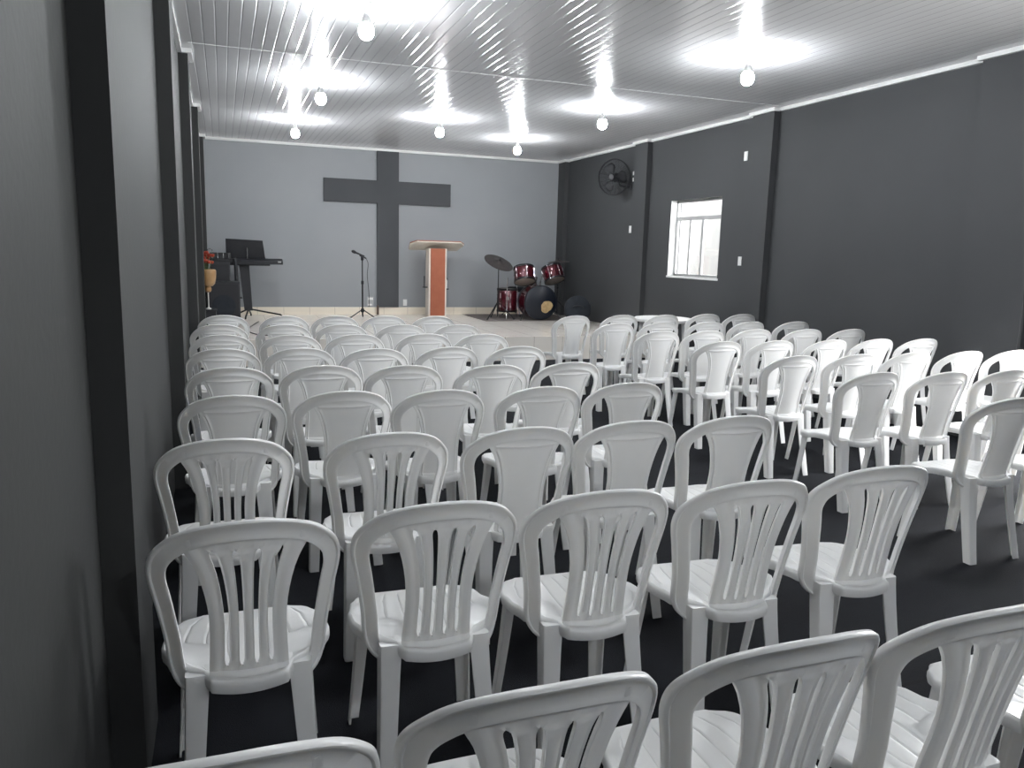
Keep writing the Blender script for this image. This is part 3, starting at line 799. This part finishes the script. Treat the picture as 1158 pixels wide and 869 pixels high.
def cymbal(name, x, y, hz, rad, tilt, lab_s, lab_c, rodm='blackmetal'):
    t = empty('cymbal_stand', (x, y, ST_Z + .008))
    bm = B(); tube(bm, [(0, 0, .04), (0, 0, hz * .55)], .014); to_obj('lower_pole', bm, rodm, t)
    bm = B(); tube(bm, [(0, 0, hz * .52), (0, 0, hz - .01)], .009); to_obj('upper_pole', bm, rodm, t)
    bm = B(); lathe(bm, [(.015, hz * .5), (.022, hz * .505), (.022, hz * .545), (.012, hz * .55)], 12); to_obj('clutch', bm, rodm, t)
    stand_legs(t, .30, .30, (215, 330, 95))
    tag(t, lab_s, 'stand')
    cm = axis_mtx((x, y, ST_Z + hz), tilt)
    bm = B(); lathe(bm, [(.008, .045), (.03, .044), (.055, .03), (.065, .02), (rad * .6, .010), (rad, -.005), (rad, -.007), (rad * .6, .008), (.065, .017), (.05, .028), (.008, .042)], 40, cm)
    c = to_obj(name, bm, 'bronze'); tag(c, lab_c, 'cymbal')
    bm = B(); lathe(bm, [(0, .04), (.016, .04), (.016, .06), (.006, .065), (.006, .085), (0, .085)], 10, cm); to_obj('wing_nut', bm, 'black', c)
cymbal('cymbal', 4.645, 13.50, 1.02, .275, (.20, -.48, .85), 'black tripod cymbal stand beside the floor tom', 'dark tilted cymbal on the black stand above the floor tom')
cymbal('cymbal', 6.00, 13.95, 1.05, .21, (-.1, -.05, 1), 'black cymbal stand in the dark stage corner beside the drum kit', 'dark level cymbal in the stage corner on the window side')
t = empty('drum_stool', (5.25, 14.2, ST_Z + .008))
bm = B(); lathe(bm, [(0, .46), (.16, .46), (.17, .48), (.165, .53), (.14, .55), (0, .555)], 24); to_obj('cushion', bm, 'blackfab', t)
bm = B(); tube(bm, [(0, 0, .05), (0, 0, .46)], .018); to_obj('post', bm, 'chrome', t)
stand_legs(t, .26, .30, (30, 150, 270), 'chrome')
tag(t, 'black round drum stool behind the bass drum', 'stool')
bm = B(); box(bm, (4.30, 13.12, ST_Z), (6.15, 14.58, ST_Z + .008), .003)
tag(to_obj('drum_mat', bm, noisy('grey_mat', (.14, .12, .115), (.19, .165, .155), .9, 6, .4, 150), smooth=False), 'thin grey mat on the tiles under the drum kit', 'mat')

# rounded black bag in the stage corner
t = empty('drum_bag', (5.88, 12.75, ST_Z))
am = axis_mtx((0, 0, .235), (-.35, -1, .30))
bm = B(); lathe(bm, [(0, -.14), (.17, -.14), (.225, -.11), (.235, -.05), (.235, .05), (.225, .11), (.17, .15), (.08, .16), (0, .155)], 36, am); to_obj('case', bm, 'blackfab', t)
bm = B()
def rp(rad, z, n=36): return [am @ Vector((rad * math.cos(2 * PI * k / n), rad * math.sin(2 * PI * k / n), z)) for k in range(n + 1)]
tube(bm, rp(.237, .03), .006, 6); to_obj('zip', bm, 'blackmetal', t)
bm = B()
tube(bm, [am @ Vector(p) for p in catmull([(-.10, .0, .158), (-.05, .02, .19), (.05, .02, .19), (.10, .0, .158)], 5)], .010, 8); to_obj('carry_handle', bm, 'black', t)
tag(t, 'round black padded bag leaning on edge in the stage corner by the window wall', 'bag')

# round white table in front of the stage
t = empty('round_table', (5.70, 9.52, 0))
bm = B(); lathe(bm, [(0, .715), (.36, .715), (.385, .712), (.398, .70), (.398, .668), (.390, .662), (.384, .668), (.384, .69), (0, .695)], 48); to_obj('table_top', bm, 'plastic', t)
for k in range(4):
    a = PI / 4 + k * PI / 2; c, s = math.cos(a), math.sin(a)
    bm = B(); tube(bm, [(.29 * c, .29 * s, .70), (.31 * c, .31 * s, .4), (.335 * c, .335 * s, 0)], [.035, .03, .024], 10); to_obj('leg', bm, 'plastic', t)
tag(t, 'round white plastic table between the front chair row and the stage', 'table')

# ------------------------------------------------------------------ camera
yaw, pitch, roll, F = math.radians(20.17208), math.radians(9.48179), math.radians(1.52239), 889.1188
cy, sy, cp, sp = math.cos(yaw), math.sin(yaw), math.cos(pitch), math.sin(pitch)
f = Vector((sy * cp, cy * cp, -sp)); r = Vector((cy, -sy, 0)); u = r.cross(f)
r2 = r * math.cos(roll) + u * math.sin(roll); u2 = u * math.cos(roll) - r * math.sin(roll)
cam = bpy.data.cameras.new('camera'); co = bpy.data.objects.new('camera', cam); C.objects.link(co)
mw = Matrix((r2, u2, -f)).transposed().to_4x4(); mw.translation = Vector((0, 0, 1.545)); co.matrix_world = mw
cam.sensor_fit = 'HORIZONTAL'; cam.sensor_width = 36; cam.lens = 36 * F / 1158; cam.clip_start = .02; cam.clip_end = 200
sc = bpy.context.scene; sc.camera = co

# ------------------------------------------------------------------ daylight
w = bpy.data.worlds.new('daylight'); sc.world = w; w.use_nodes = True
bg = w.node_tree.nodes['Background']; bg.inputs[0].default_value = (.97, .985, 1.0, 1); bg.inputs[1].default_value = 21.0
def portal(name, y0, y1, z0, z1):
    l = bpy.data.lights.new(name, 'AREA'); l.shape = 'RECTANGLE'; l.size = z1 - z0; l.size_y = y1 - y0
    l.cycles.is_portal = True
    o = bpy.data.objects.new(name, l); C.objects.link(o); o.location = (XR + T + .02, (y0 + y1) / 2, (z0 + z1) / 2)
    o.rotation_euler = (0, PI / 2, 0)
portal('window_daylight', *WIN); portal('door_daylight', *DOOR)
sc.view_settings.view_transform = 'Standard'; sc.view_settings.look = 'None'; sc.view_settings.gamma = 1
sc.view_settings.exposure = .12; sc.view_settings.use_curve_mapping = False
sc.cycles.max_bounces = 8; sc.cycles.diffuse_bounces = 5; sc.cycles.sample_clamp_indirect = 8
